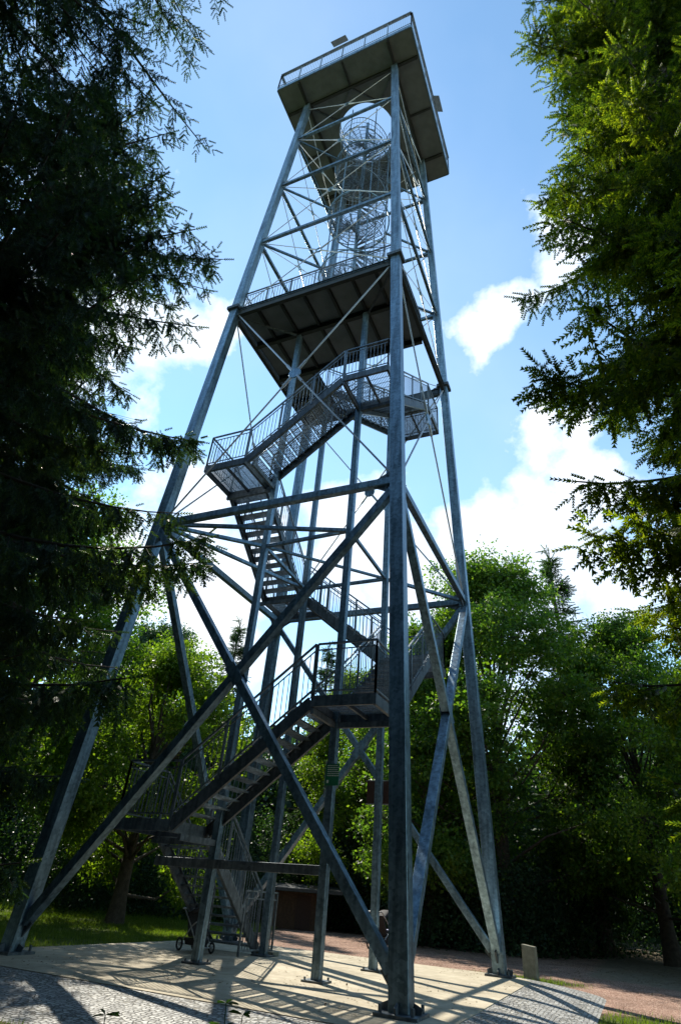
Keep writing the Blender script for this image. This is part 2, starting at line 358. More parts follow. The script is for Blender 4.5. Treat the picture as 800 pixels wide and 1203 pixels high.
bl = np.exp(-((xf-8.3)**2+(yf+.3)**2)/2.2)+np.exp(-((xf-4.9)**2/2+(yf-6.8)**2/.8))*.9
grassm = np.maximum(grassm, np.clip(bl*1.3, 0, 1)); grassm = np.maximum(grassm, .8*(yf < -8.8)*(xf < 12))
grav = grav*(1-np.clip(bl*1.4, 0, 1))
pathm = sstep(8.5, 10.5, yf+.12*(xf-7)+.5*np.sin(xf*.8))*sstep(5.5, 7, xf)*(1-sstep(30, 36, yf))
ca.data.foreach_set('color', np.stack([grav, grassm, pathm, np.ones_like(xf)], -1).astype(np.float32).ravel())

def slab(name, ring_in, ring_out, zin, zout, mat, below=-.5):
    # sheet between two rounded outlines, sloping, with a skirt
    def outline(c, n=160):
        x0, x1, y0, y1, r = c; P = []
        for cx, cy, a0 in ((x1-r, y1-r, 0), (x0+r, y1-r, 90), (x0+r, y0+r, 180), (x1-r, y0+r, 270)):
            for i in range(13):
                a = R(a0+90*i/12); P.append((cx+r*math.cos(a), cy+r*math.sin(a)))
        return P
    B = MB(); po = outline(ring_out); n = len(po)
    if ring_in is None:
        B.poly([(x, y, zin) for x, y in po]+[(x, y, below) for x, y in po],
               [tuple(range(n))]+[(i, n+i, n+(i+1) % n, (i+1) % n) for i in range(n)])
    else:
        pi = outline(ring_in); K = 6; V = []; Fc = []
        for k in range(K+1):
            t = k/K
            for i in range(n):
                x = pi[i][0]*(1-t)+po[i][0]*t; y = pi[i][1]*(1-t)+po[i][1]*t
                V.append((x, y, zin+(zout-zin)*t**1.7))
        for i in range(n): V.append((po[i][0], po[i][1], below))
        for i in range(n): V.append((pi[i][0], pi[i][1], below))
        for k in range(K+1):
            for i in range(n):
                j = (i+1) % n; Fc.append((k*n+i, (k+1)*n+i, (k+1)*n+j, k*n+j))
        o = (K+2)*n
        Fc += [(i, (i+1) % n, o+(i+1) % n, o+i) for i in range(n)]
        B.poly(V, Fc)
    return tag(B.build(name, mat), kind='structure')
slab('plaza', None, CO, 0.0, 0, MAT['concrete'])
CI = (CO[0]-.004, CO[1]+.004, CO[2]-.004, CO[3]+.004, CO[4])
slab('cobble_path', CI, CB, -.012, -.165, MAT['cobble'], -.45)

# ------------------------------------------------------------------ tower
T = tag(empty('observation_tower'), 'tall four legged galvanised steel lattice lookout tower with stairs and square top platform', 'tower')
A0, KS = 4.509, .03556
HZ = [0, 11.36, 22.64, 28.08, 33.64, 39.25, 44.09]
CS = {'L': (-1,-1), 'N': (1,-1), 'R': (1,1), 'B': (-1,1)}
def node(k, z, inset=0):
    a = A0-KS*z-inset; return Vector((CS[k][0]*a, CS[k][1]*a, z))
LW = .36
for k in 'LNRB':
    b = MB(); b.beam(node(k, 0.03), node(k, 44.05), LW, LW, (0,1,0)); leg = b.build('leg', MAT['steel'], T, .02)
    c = node(k, 0); pl = MB(); pl.box((c.x, c.y, .025), (.74, .74, .05))
    for dx in (-.28, .28):
        for dy in (-.28, .28): pl.tube((c.x+dx, c.y+dy, .05), (c.x+dx, c.y+dy, .16), .03, 6)
    for dx, dy in ((1,0),(-1,0),(0,1),(0,-1)):
        pl.beam((c.x+dx*.19, c.y+dy*.19, .12), (c.x+dx*.34, c.y+dy*.34, .06), .03, .16)
    pl.build('base_plate', MAT['steel_dull'], leg)
    for z in (HZ[2]+.05,):
        p = node(k, z); q = MB(); q.box((p.x, p.y, z-.04), (.58, .58, .07)); q.box((p.x, p.y, z+.05), (.58, .58, .07))
        q.build('flange', MAT['steel_dull'], leg)
faces = [('L','N'), ('N','R'), ('R','B'), ('B','L')]
FN = {('L','N'): (0,-1,0), ('N','R'): (1,0,0), ('R','B'): (0,1,0), ('B','L'): (-1,0,0)}
def trim(p, q, a, b):
    d = (q-p).normalized(); return p+d*a, q-d*b
# crossed lower braces
for f in faces:
    n = Vector(FN[f])
    for i, (a, b) in enumerate((f, f[::-1])):
        # foot of a up to the node on b
        p = node(a, .35); q = node(b, HZ[1]-.15)
        wb_, wt_ = A0-KS*.35, A0-KS*(HZ[1]-.15); mid = p.lerp(q, wb_/(wb_+wt_))
        p, q = trim(p, q, .28, .22)
        o = n*(.115 if i == 0 else -.115)
        o = n*0
        mb = MB()
        if i == 0: mb.beam(p+o, q+o, .20, .24, n)
        else:
            # second brace is made in two lengths butted against the first
            d = (q-p).normalized(); mb.beam(p, mid-d*.13, .20, .236, n); mb.beam(mid+d*.13, q, .20, .236, n)
            mb.beam(mid-n*.124-d*.3, mid-n*.132-d*.3+d*.6, .30, .012, n); mb.beam(mid+n*.128-d*.3, mid+n*.128+d*.3, .30, .012, n)
        br = mb.build('brace', MAT['steel'], T, .012)
        g = MB(); d = (q-p).normalized(); g.beam(p-d*.3, p+d*.12, .05, .34, Vector((0,0,1))); g.build('gusset', MAT['steel_dull'], br)
    mid = (node(f[0], .35)+node(f[1], HZ[1]-.15))/2
# horizontals
def hstrut(p, q, w=.17, h=.17, name='strut', mat='steel', a=.17, b=.17):
    p, q = trim(Vector(p), Vector(q), a, b); mb = MB(); mb.beam(p, q, w, h); return mb.build(name, MAT[mat], T, .01)
for z in HZ[1:2]:
    for f in faces: hstrut(node(f[0], z), node(f[1], z), .19, .22)
for z in (HZ[3], HZ[4], HZ[5]):
    for f in faces: hstrut(node(f[0], z), node(f[1], z), .15, .17)
    for k in 'LR':
        c = CS[k]; hstrut(node(k, z), (c[0]*1.15, c[1]*1.15, z), .10, .12, b=0)
    rg = MB(); rg.torus((0,0,z), (0,0,1), 1.74, .045, 40, 6); rg.build('collar_ring', MAT['steel'], T)
PST = {'1': (-1.4, -1.85), '2': (1.8, -2.0), '3': (1.8, 1.5), '4': (-1.5, 1.55)}
for k, (x, y) in PST.items():
    b = MB(); b.beam((x, y, .02), (x, y, 22.2), .2, .2, (0,1,0)); po = b.build('post', MAT['steel'], T, .012)
    p = MB(); p.box((x, y, .02), (.5, .5, .035))
    for dx in (-.19, .19):
        for dy in (-.19, .19): p.tube((x+dx, y+dy, .03), (x+dx, y+dy, .09), .022, 6)
    p.build('base_plate', MAT['steel_dull'], po)
def pp(k, z): return Vector((PST[k][0], PST[k][1], z))
z1 = HZ[1]
for a, b in (('1','2'), ('2','3'), ('3','4'), ('4','1')): hstrut(pp(a, z1), pp(b, z1), .10, .12, a=.1, b=.1)
hstrut(pp('1', z1+.005), pp('3', z1+.005), .09, .09, a=.15, b=.15)
for k in '124': hstrut(node('L', z1+.02), pp(k, z1), .12, .12, a=.25, b=.13)
hstrut(node('R', z1+.02), pp('3', z1), .12, .12, a=.25, b=.13)
hstrut((-3.15, -1.9, 2.0), (1.7, -1.985, 2.03), .12, .2, 'cross_beam', 'steel_dull', 0, 0)
for k in 'LNRB':
    for zi in range(1, 6):
        z = HZ[zi]; c = node(k, z); sx, sy = CS[k]; g = MB(); w1 = .52 if zi == 1 else .40; hh = .40 if zi == 1 else .30
        for ux, uy in ((-sx, 0), (0, -sy)):
            p0 = c+Vector((ux, uy, 0))*.175; e = Vector((ux, uy, 0)); t_ = Vector((abs(uy), abs(ux), 0))*.016
            P = [p0+U_*hh for U_ in (Vector((0,0,1)),)]+[p0+e*w1+Vector((0,0,.12)), p0+e*w1-Vector((0,0,.12)), p0-Vector((0,0,1))*hh]
            g.poly([p-t_ for p in P]+[p+t_ for p in P], [(0,1,2,3), (7,6,5,4), (0,4,5,1), (1,5,6,2), (2,6,7,3), (3,7,4,0)])
            nrm = Vector((abs(uy), abs(ux), 0))
            for a_, b_ in ((.12, .2), (.12, -.2), (.3, .13), (.3, -.13), (w1-.06, .0)):
                q = p0+e*a_+Vector((0,0,b_*hh/.4)); g.tube(q-nrm*.1, q+nrm*.1, .016, 6)
        g.build('gusset', MAT['steel_dull'], T)
# tie rods with hub plates
for zi in range(1, 6):
    z0, z2 = HZ[zi], HZ[zi+1]
    if zi == 5: z2 = 43.5
    for f in faces:
        n = Vector(FN[f])
        a0, a1, b0, b1 = node(f[0], z0), node(f[0], z2), node(f[1], z0), node(f[1], z2)
        r = .032 if zi == 1 else .022
        t = (a0-b0).length/((a0-b0).length+(a1-b1).length)
        hub = a0+(b1-a0)*t
        rr = .22 if zi == 1 else .13
        for e in (a0, b1, b0, a1):
            p, q = trim(e, hub, .2, rr)
            mb = MB(); mb.tube(p, q, r, 7); mb.tube(q-(q-p).normalized()*.45, q, r*1.7, 7); mb.build('tie_rod', MAT['rod'], T, smooth=False)
        mb = MB()
        mb.torus(hub, n, rr, .035, 18, 6)
        if zi == 1: mb.tube(hub-n*.03, hub+n*.03, rr-.02, 16)
        mb.build('tie_hub', MAT['steel'], T)
# ---- mid deck
def rail(mb, pts, h=1.35, step=.14, post=1.25, r=.028, kick=False, slope=False):
    for p, q in zip(pts[:-1], pts[1:]):
        p, q = Vector(p), Vector(q); L = (q-p).length; U = Vector((0,0,1))
        mb.beam(p+U*h, q+U*h, .05, .05); mb.beam(p+U*.12, q+U*.12, .025, .035); mb.beam(p+U*(h-.16), q+U*(h-.16), .022, .03)
        n = max(1, round(L/step))
        for i in range(1, n): c = p.lerp(q, i/n); mb.beam(c+U*.12, c+U*(h-.16), .016, .016, (0,1,0))
        m = max(1, round(L/post))
        for i in range(m+1): c = p.lerp(q, i/m); mb.beam(c-U*.02, c+U*h, .045, .045, (0,1,0))
ZD = 22.64
zb = ZD-.10
b = MB()
b.box((0, -1.675, zb+.03), (7.2, 3.95, .06)); b.box((-2.675, 1.95, zb+.03), (1.85, 3.30, .06))
dk = b.build('middle_deck', MAT['deckmat'], T)
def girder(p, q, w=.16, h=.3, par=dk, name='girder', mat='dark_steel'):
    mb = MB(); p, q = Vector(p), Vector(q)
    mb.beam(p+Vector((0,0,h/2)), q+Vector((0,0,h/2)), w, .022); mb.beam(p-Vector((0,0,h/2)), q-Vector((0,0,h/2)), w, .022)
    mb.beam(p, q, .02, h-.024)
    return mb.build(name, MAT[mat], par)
a = A0-KS*ZD
for f in faces:
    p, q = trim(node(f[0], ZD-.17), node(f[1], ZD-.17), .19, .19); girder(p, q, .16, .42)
zg = zb-.165
girder((-3.6, -1.9, zg), (3.6, -1.9, zg)); girder((-3.6, .28, zg), (3.6, .28, zg))
for x in (-2.6, -1.5, -.4, .7, 1.8, 2.8):
    girder((x, -3.6, zb-.1), (x, -1.99, zb-.1), .1, .18); girder((x, -1.81, zb-.1), (x, .19, zb-.1), .1, .18)
girder((-1.75, .38, zg), (-1.75, 3.6, zg)); girder((-3.6, 2.0, zb-.1), (-1.85, 2.0, zb-.1), .1, .18)
for s in ((-3.45,-3.5,-1.5,-2.0), (3.45,-3.5,1.9,-2.0)):
    mb = MB(); mb.beam((s[0], s[1], zb-.28), (s[2], s[3], zb-.36), .08, .08); mb.build('strut', MAT['steel_dull'], dk)
# fascia + railing around deck
mb = MB(); e = 3.52
for x0, y0, x1, y1 in ((-e,-3.72,e,-3.72), (3.72,-e,3.72,.25), (-3.72,-e,-3.72,e), (-e,3.72,-1.8,3.72)):
    mb.beam((x0, y0, ZD+.05), (x1, y1, ZD+.05), .05, .16)
mb.build('edge_trim', MAT['steel'], dk)
mb = MB(); z = ZD
rail(mb, [(-3.5,-3.55,z), (3.5,-3.55,z)]); rail(mb, [(3.55,-3.5,z), (3.55,.2,z)]); rail(mb, [(-3.55,-3.5,z), (-3.55,3.5,z)])
rail(mb, [(-3.5,3.55,z), (-1.85,3.55,z)]); rail(mb, [(-1.75,.2,z), (3.5,.2,z)])
mb.build('railing', MAT['rail'], dk)

# ---- stairs: square helix around the posts
RISE = 2.83
IN, OUT = 1.75, 3.45
CORN = {1: (-1,-1), 2: (1,-1), 3: (1,1), 4: (-1,1), 5: (-1,-1), 6: (1,-1), 7: (1,1)}
def grate(mb, x0, x1, y0, y1, z, along='x'):
    # open bar grating
    n = int(abs(y1-y0)/.055) if along == 'x' else int(abs(x1-x0)/.055)
    for i in range(n+1):
        t = i/n
        if along == 'x': y = y0+(y1-y0)*t; mb.beam((x0,y,z), (x1,y,z), .009, .035)
        else: x = x0+(x1-x0)*t; mb.beam((x,y0,z), (x,y1,z), .009, .035)
    m = 7
    for i in range(m+1):
        t = i/m
        if along == 'x': x = x0+(x1-x0)*t; mb.beam((x,y0,z-.006), (x,y1,z-.006), .008, .02)
        else: y = y0+(y1-y0)*t; mb.beam((x0,y,z-.006), (x1,y,z-.006), .008, .02)
NT = 12
LAND = {}
for k, (sx, sy) in CORN.items():
    z = RISE*k
    mb = MB(); xa, xb = sorted((sx*IN, sx*OUT)); ya, yb = sorted((sy*IN, sy*OUT))
    h = .26; zc = z-h/2
    for p, q in (((xa,ya),(xb,ya)), ((xa,yb),(xb,yb)), ((xa,ya),(xa,yb)), ((xb,ya),(xb,yb))):
        mb.beam((p[0],p[1],zc), (q[0],q[1],zc), .02, h)
        # flanges
        cx, cy = (xa+xb)/2, (ya+yb)/2; mx, my = (p[0]+q[0])/2, (p[1]+q[1])/2
        ox, oy = (cx-mx)*.045, (cy-my)*.045
        mb.beam((p[0]+ox,p[1]+oy,z-.252), (q[0]+ox,q[1]+oy,z-.252), .08, .014)
    mb.beam(((xa+xb)/2, ya+.02, z-.14), ((xa+xb)/2, yb-.02, z-.14), .06, .1)
    ld = mb.build('landing', MAT['steel_dull'], T)
    gr = MB(); grate(gr, xa+.02, xb-.02, ya+.02, yb-.02, z-.02, 'x' if k % 2 else 'y'); gr.build('grating', MAT['grate'], ld)
    rl = MB(); ox, oy = sx*(OUT-.03), sy*(OUT-.03); ix, iy = sx*(IN+.05), sy*(IN+.05)
    rail(rl, [(ix, oy, z), (ox, oy, z), (ox, iy, z)]) if k != 1 else rail(rl, [(ix, oy, z), (ox, oy, z), (ox, iy, z)])
    rl.build('railing', MAT['rail'], ld)
    # cantilever beams from the post
    P = {(-1,-1): '1', (1,-1): '2', (1,1): '3', (-1,1): '4'}[(sx, sy)]
    px, py = PST[P]
    cb = MB()
    cb.beam((px+sx*.1, py, z-.36), (sx*OUT, py, z-.36), .09, .14); cb.beam((px, py+sy*.1, z-.362), (px, sy*OUT, z-.362), .09, .14)
    cb.build('cantilever_beam', MAT['steel_dull'], T)
def flight(k):
    # from landing k (level k*RISE) to landing k+1
    if k == 0: d = Vector((0,-1,0)); s0 = Vector((0, 1.75, 0)); lat = [(-OUT+.02), (-IN-.02)]; ax = 'x'
    else:
        (ax0, ay0), c1 = CORN[k], (CORN[k+1] if k < 7 else (-1, 1))
        dx, dy = (c1[0]-ax0)/2, (c1[1]-ay0)/2; d = Vector((dx, dy, 0)); s0 = Vector((ax0*IN if dx else 0, ay0*IN if dy else 0, 0))
        if dx: lat = [ay0*(OUT-.02), ay0*(IN+.02)]; ax = 'y'
        else: lat = [ax0*(OUT-.02), ax0*(IN+.02)]; ax = 'x'
    z0 = k*RISE; z1_ = (k+1)*RISE
    if k == 7: z1_ = ZD
    run = 3.5
    L = lambda t, l, z: (Vector((l, (s0+d*run*t).y, z)) if ax == 'x' else Vector(((s0+d*run*t).x, l, z)))
    mb = MB()
    for l in lat:
        zoff = -.13
        p, q = L(0, l, z0+zoff), L(1, l, z1_+zoff)
        if k == 0: p = L(.03, l, z0+.12)
        mb.beam(p, q, .02, .28)
        dd = (q-p).normalized(); nrm = Vector((0,0,1)) - dd*dd.z; nrm.normalize()
        sgn = 1 if l == lat[0] else -1
        inw = (Vector((lat[1]-lat[0],0,0)) if ax == 'x' else Vector((0,lat[1]-lat[0],0))).normalized()*sgn
        mb.beam(p-nrm*.14+inw*.04, q-nrm*.14+inw*.04, .09, .014, nrm); mb.beam(p+nrm*.14+inw*.04, q+nrm*.14+inw*.04, .09, .014, nrm)
    fl = mb.build('stair_flight', MAT['steel_dull'], T)
    for i in range(1, NT+1):
        t = (i-.5)/(NT+.5)*.985; z = z0+(z1_-z0)*i/(NT+1)
        tr = MB(); l0, l1 = lat[0]+(.015 if lat[1] > lat[0] else -.015), lat[1]-(.015 if lat[1] > lat[0] else -.015)
        hw = .15/run
        for j in range(6):
            tt = t-hw+2*hw*j/5
            hh = .05 if j in (0, 5) else .034
            tr.beam(L(tt, l0, z-.02), L(tt, l1, z-.02), .018 if j else .03, hh)
        for j in range(9):
            l = l0+(l1-l0)*(j+.5)/9
            tr.beam(L(t-hw, l, z-.014), L(t+hw, l, z-.014), .01, .018)
        tr.build('tread', MAT['grate'], fl)
    for l in lat:
        rl = MB(); U = Vector((0,0,1)); h = 1.35
        p, q = L(0 if k else .06, l, z0+(.02 if k else .18)), L(1, l, z1_)
        rl.beam(p+U*h, q+U*h, .05, .05); rl.beam(p+U*.14, q+U*.14, .025, .035); rl.beam(p+U*(h-.17), q+U*(h-.17), .022, .03)
        n = 25
        for i in range(n+1): c = p.lerp(q, i/n); rl.beam(c+U*.14, c+U*(h-.17), .016, .016, (0,1,0))
        for i in range(4): c = p.lerp(q, i/3); rl.beam(c-U*.05, c+U*h, .05, .05, (0,1,0))
        rl.build('railing', MAT['rail'], fl)
for k in range(8): flight(k)
# entrance gate standing open at the foot of the stairs
g0, g1 = Vector((-1.76, .62, 0)), Vector((-1.50, 2.02, 0))
mb = MB(); U = Vector((0,0,1))
for c in (g0, g1): mb.beam(c+U*(.0 if c is g0 else .1), c+U*1.52, .05, .05, (0,1,0))
mb.beam(g0+U*1.5, g1+U*1.5, .045, .045); mb.beam(g0+U*.13, g1+U*.13, .045, .045); mb.beam(g0+U*1.32, g1+U*1.32, .02, .03)
for i in range(1, 12): c = g0.lerp(g1, i/12); mb.beam(c+U*.13, c+U*1.5, .018, .018, (0,1,0))
gt = mb.build('gate', MAT['rail'], T)
mb = MB(); mb.box((-1.58, 1.9, .05), (.6, .35, .1)); mb.build('footing', MAT['stonebox'], T)
mb = MB(); mb.beam(g0+U*1.3+Vector((.03,0,0)), g0+U*1.45+Vector((.03,.1,0)), .04, .1); mb.build('latch', MAT['steel_dull'], gt)

# ---- spiral stair
ZT = 44.12; RH = 1.85
mb = MB(); mb.tube((0,0,ZD), (0,0,45.6), .11, 14); sp = mb.build('spiral_stair', MAT['steel'], T, smooth=False)
ns = 82; zs0, zs1 = ZD, 44.45; RS = 1.58; dth = 2*math.pi/18
for i in range(ns):
    z = zs0+(zs1-zs0)*(i+1)/ns; th = -i*dth-2.0
    st = MB(); w_ = dth*.47
    pr = lambda r, t: (r*math.cos(t), r*math.sin(t), z)
    for q in range(6):
        t = th-w_+2*w_*q/5; st.beam(pr(.1, t), pr(RS, t), .02 if q in (0, 5) else .012, .05 if q in (0, 5) else .03)
    for q in range(1, 8):
        r = .1+(RS-.1)*q/7; st.beam(pr(r, th-w_), pr(r, th+w_), .012 if q < 7 else .03, .028 if q < 7 else .06)
    st.build('step', MAT['grate'], sp)
cg = MB(); prev = None; nb = 240
for i in range(nb+1):
    t = i/nb; z = zs0+.1+(zs1-zs0)*t; th = -t*ns*dth-2.0; p = Vector((math.cos(th)*(RS+.04), math.sin(th)*(RS+.04), z))
    cg.beam(p-U*.08, p+U*1.25, .012, .012, (0,1,0))
    if prev is not None:
        for h in (-.06, .6, 1.25): cg.beam(prev+U*h, p+U*h, .018 if h < 1.2 else .04, .02 if h > 0 else .07)
    prev = p
for zz in (ZT+.35, ZT+.9, ZT+1.5): cg.torus((0,0,zz), (0,0,1), RH+.02, .03, 40, 6)
for i in range(48):
    a_ = i*math.pi/24; cg.beam((math.cos(a_)*(RH+.02), math.sin(a_)*(RH+.02), ZT+.2), (math.cos(a_)*(RH+.02), math.sin(a_)*(RH+.02), ZT+1.5), .016, .016, (0,1,0))
cg.build('guard_cage', MAT['rail'], sp)
for i in range(6):
    a = i*math.pi/3+.3
    mb = MB(); mb.beam((math.cos(a)*1.52, math.sin(a)*1.68, ZD), (math.cos(a)*1.52, math.sin(a)*1.68, 44.2), .05, .05, (0,1,0)); mb.build('cage_upright', MAT['steel'], sp)

# ---- top platform with the round stair opening
ZT = 44.12; HT = 4.42; RH = 1.85
b = MB(); n = 64; ring = []; sq = []
for i in range(n):
    t = 2*math.pi*i/n; c, s = math.cos(t), math.sin(t); m = max(abs(c), abs(s)); sq.append((HT*c/m, HT*s/m)); ring.append((RH*c, RH*s))
V = [(x, y, ZT) for x, y in sq]+[(x, y, ZT) for x, y in ring]+[(x, y, ZT+.2) for x, y in sq]+[(x, y, ZT+.2) for x, y in ring]
Fc = []
for i in range(n):
    j = (i+1) % n
    Fc += [(i, n+i, n+j, j), (2*n+i, 2*n+j, 3*n+j, 3*n+i), (i, j, 2*n+j, 2*n+i), (n+j, n+i, 3*n+i, 3*n+j)]
b.poly(V, Fc); tp = b.build('top_platform', MAT['deckmat'], T)
at = 2.94
for s in (-1, 1):
    girder((-HT+.06, s*at, ZT-.13), (HT-.06, s*at, ZT-.13), .14, .22, tp)
    for u, v_ in ((-HT+.06, -at-.08), (-at+.08, at-.08), (at+.08, HT-.06)): girder((s*at, u, ZT-.13), (s*at, v_, ZT-.13), .14, .22, tp)
girder((0, -HT+.06, ZT-.08), (0, -at-.08, ZT-.08), .1, .12, tp); girder((0, at+.08, ZT-.08), (0, HT-.06, ZT-.08), .1, .12, tp)
girder((-HT+.06, 0, ZT-.08), (-at-.08, 0, ZT-.08), .1, .12, tp); girder((at+.08, 0, ZT-.08), (HT-.06, 0, ZT-.08), .1, .12, tp)
for sx in (-1, 1):
    for sy in (-1, 1):
        mb = MB(); mb.beam((0, sy*(at-.08), ZT-.1), (sx*(at-.08), 0, ZT-.1), .09, .14) if False else mb.beam((sx*1.42, sy*1.42, ZT-.1), (sx*(at-.1), sy*(at-.1), ZT-.1), .09, .14)
        mb.build('strut', MAT['steel_dull'], tp)
        mb = MB(); mb.beam((sx*.08, sy*(at-.1), ZT-.1), (sx*1.42, sy*1.5, ZT-.1), .07, .1); mb.build('strut', MAT['steel_dull'], tp)
mb = MB()
for i in range(4):
    t = [(-1,-1), (1,-1), (1,1), (-1,1)]; p, q = t[i], t[(i+1) % 4]; e = HT+.03
    e2 = HT-.0
    p_, q_ = Vector((p[0]*e, p[1]*e, ZT+.14)), Vector((q[0]*e, q[1]*e, ZT+.14)); d = (q_-p_).normalized()
    mb.beam(p_+d*.028, q_-d*.028, .05, .34)
mb.build('edge_trim', MAT['steel'], tp)
mb = MB(); e = HT+.02
for i in range(4):
    t = [(-1,-1), (1,-1), (1,1), (-1,1)]; p, q = t[i], t[(i+1) % 4]
    p_, q_ = Vector((p[0]*e, p[1]*e, ZT+.3)), Vector((q[0]*e, q[1]*e, ZT+.3))
    mb.beam(p_+U*1.95, q_+U*1.95, .16, .10); mb.beam(p_+U*.3, q_+U*.3, .03, .05)
    for j in range(7): c = p_.lerp(q_, j/6); mb.beam(c, c+U*1.92, .06, .06, (0,1,0))
    for j in range(1, 72):
        c = p_.lerp(q_, j/72); mb.beam(c+U*.3, c+U*1.9, .012, .012, (0,1,0))
mb.build('railing', MAT['rail'], tp)
# sloping view boards on the parapet
for c, d in (((-.25, -4.62, 46.75), (1.15, .75)), ((4.62, 1.0, 46.7), (.75, 1.3))):
    mb = MB(); x, y, z = c
    if d[0] > d[1]: mb.poly([(x-.50,y-.22,z-.15),(x+.50,y-.22,z-.15),(x+.50,y+.2,z+.25),(x-.50,y+.2,z+.25),(x-.50,y-.22,z-.05),(x+.50,y-.22,z-.05),(x+.50,y+.2,z+.35),(x-.50,y+.2,z+.35)], [(0,3,2,1),(4,5,6,7),(0,1,5,4),(1,2,6,5),(2,3,7,6),(3,0,4,7)])
    else: mb.poly([(x+.22,y-.5,z-.15),(x+.22,y+.5,z-.15),(x-.2,y+.5,z+.25),(x-.2,y-.5,z+.25),(x+.22,y-.5,z-.05),(x+.22,y+.5,z-.05),(x-.2,y+.5,z+.35),(x-.2,y-.5,z+.35)], [(0,3,2,1),(4,5,6,7),(0,1,5,4),(1,2,6,5),(2,3,7,6),(3,0,4,7)])
    mb.build('view_board', MAT['roof'], tp)

# ------------------------------------------------------------------ small things
sg = tag(empty('information_sign', (1.86, -2.14, 3.8)), 'small green sign with white lines of lettering on a slanting inner post', 'sign')
mb = MB(); mb.box((0.02, 0, .28), (.36, .02, .50)); mb.build('panel', MAT['greensign'], sg)
mb = MB()
mb.box((-.17, .01, .2), (.02, .03, .85)); mb.build('bracket', MAT['rod'], sg)
rw = random.Random(3)
for i in range(6):
    # illegible at this distance: rows of word-length strokes as on the photograph
    mb = MB(); x = -.11
    while x < .15:
        wd = rw.uniform(.025, .06); mb.box((x+wd/2, -.013, .49-.047*i), (wd, .004, .018)); x += wd+.014
    mb.build('printed_line', MAT['white'], sg)
mb = MB(); mb.box((-.09, -.013, .12), (.05, .004, .07)); mb.build('symbol', MAT['white'], sg)

bx = tag(empty('notice_board', (1.72, 1.66, 3.95)), 'dark brown square board fixed behind the inner post right of the green sign', 'notice board')
mb = MB(); mb.box((0, 0, .3), (.70, .05, .62)); mb.build('board', MAT['brown'], bx)
for z in (-.02, .62):
    mb = MB(); mb.box((0, 0, z), (.76, .035, .03)); mb.build('clamp_bar', MAT['rod'], bx)

# squat stone marker block by the right leg
mb = MB(); mb.poly([(-.21,-.13,-.35),(.21,-.13,-.35),(.21,.13,-.35),(-.21,.13,-.35),(-.20,-.12,.78),(.20,-.12,.74),(.20,.12,.74),(-.20,.12,.78)],
                   [(0,3,2,1),(4,5,6,7),(0,1,5,4),(1,2,6,5),(2,3,7,6),(3,0,4,7)])
mk = mb.build('stone_marker', MAT['stonebox'], None, .025); mk.location = (5.1, 6.35, -.05); mk.rotation_euler = (0,0,R(-12))
tag(mk, 'squat grey upright stone block standing on the gravel beside the right tower leg', 'stone marker')

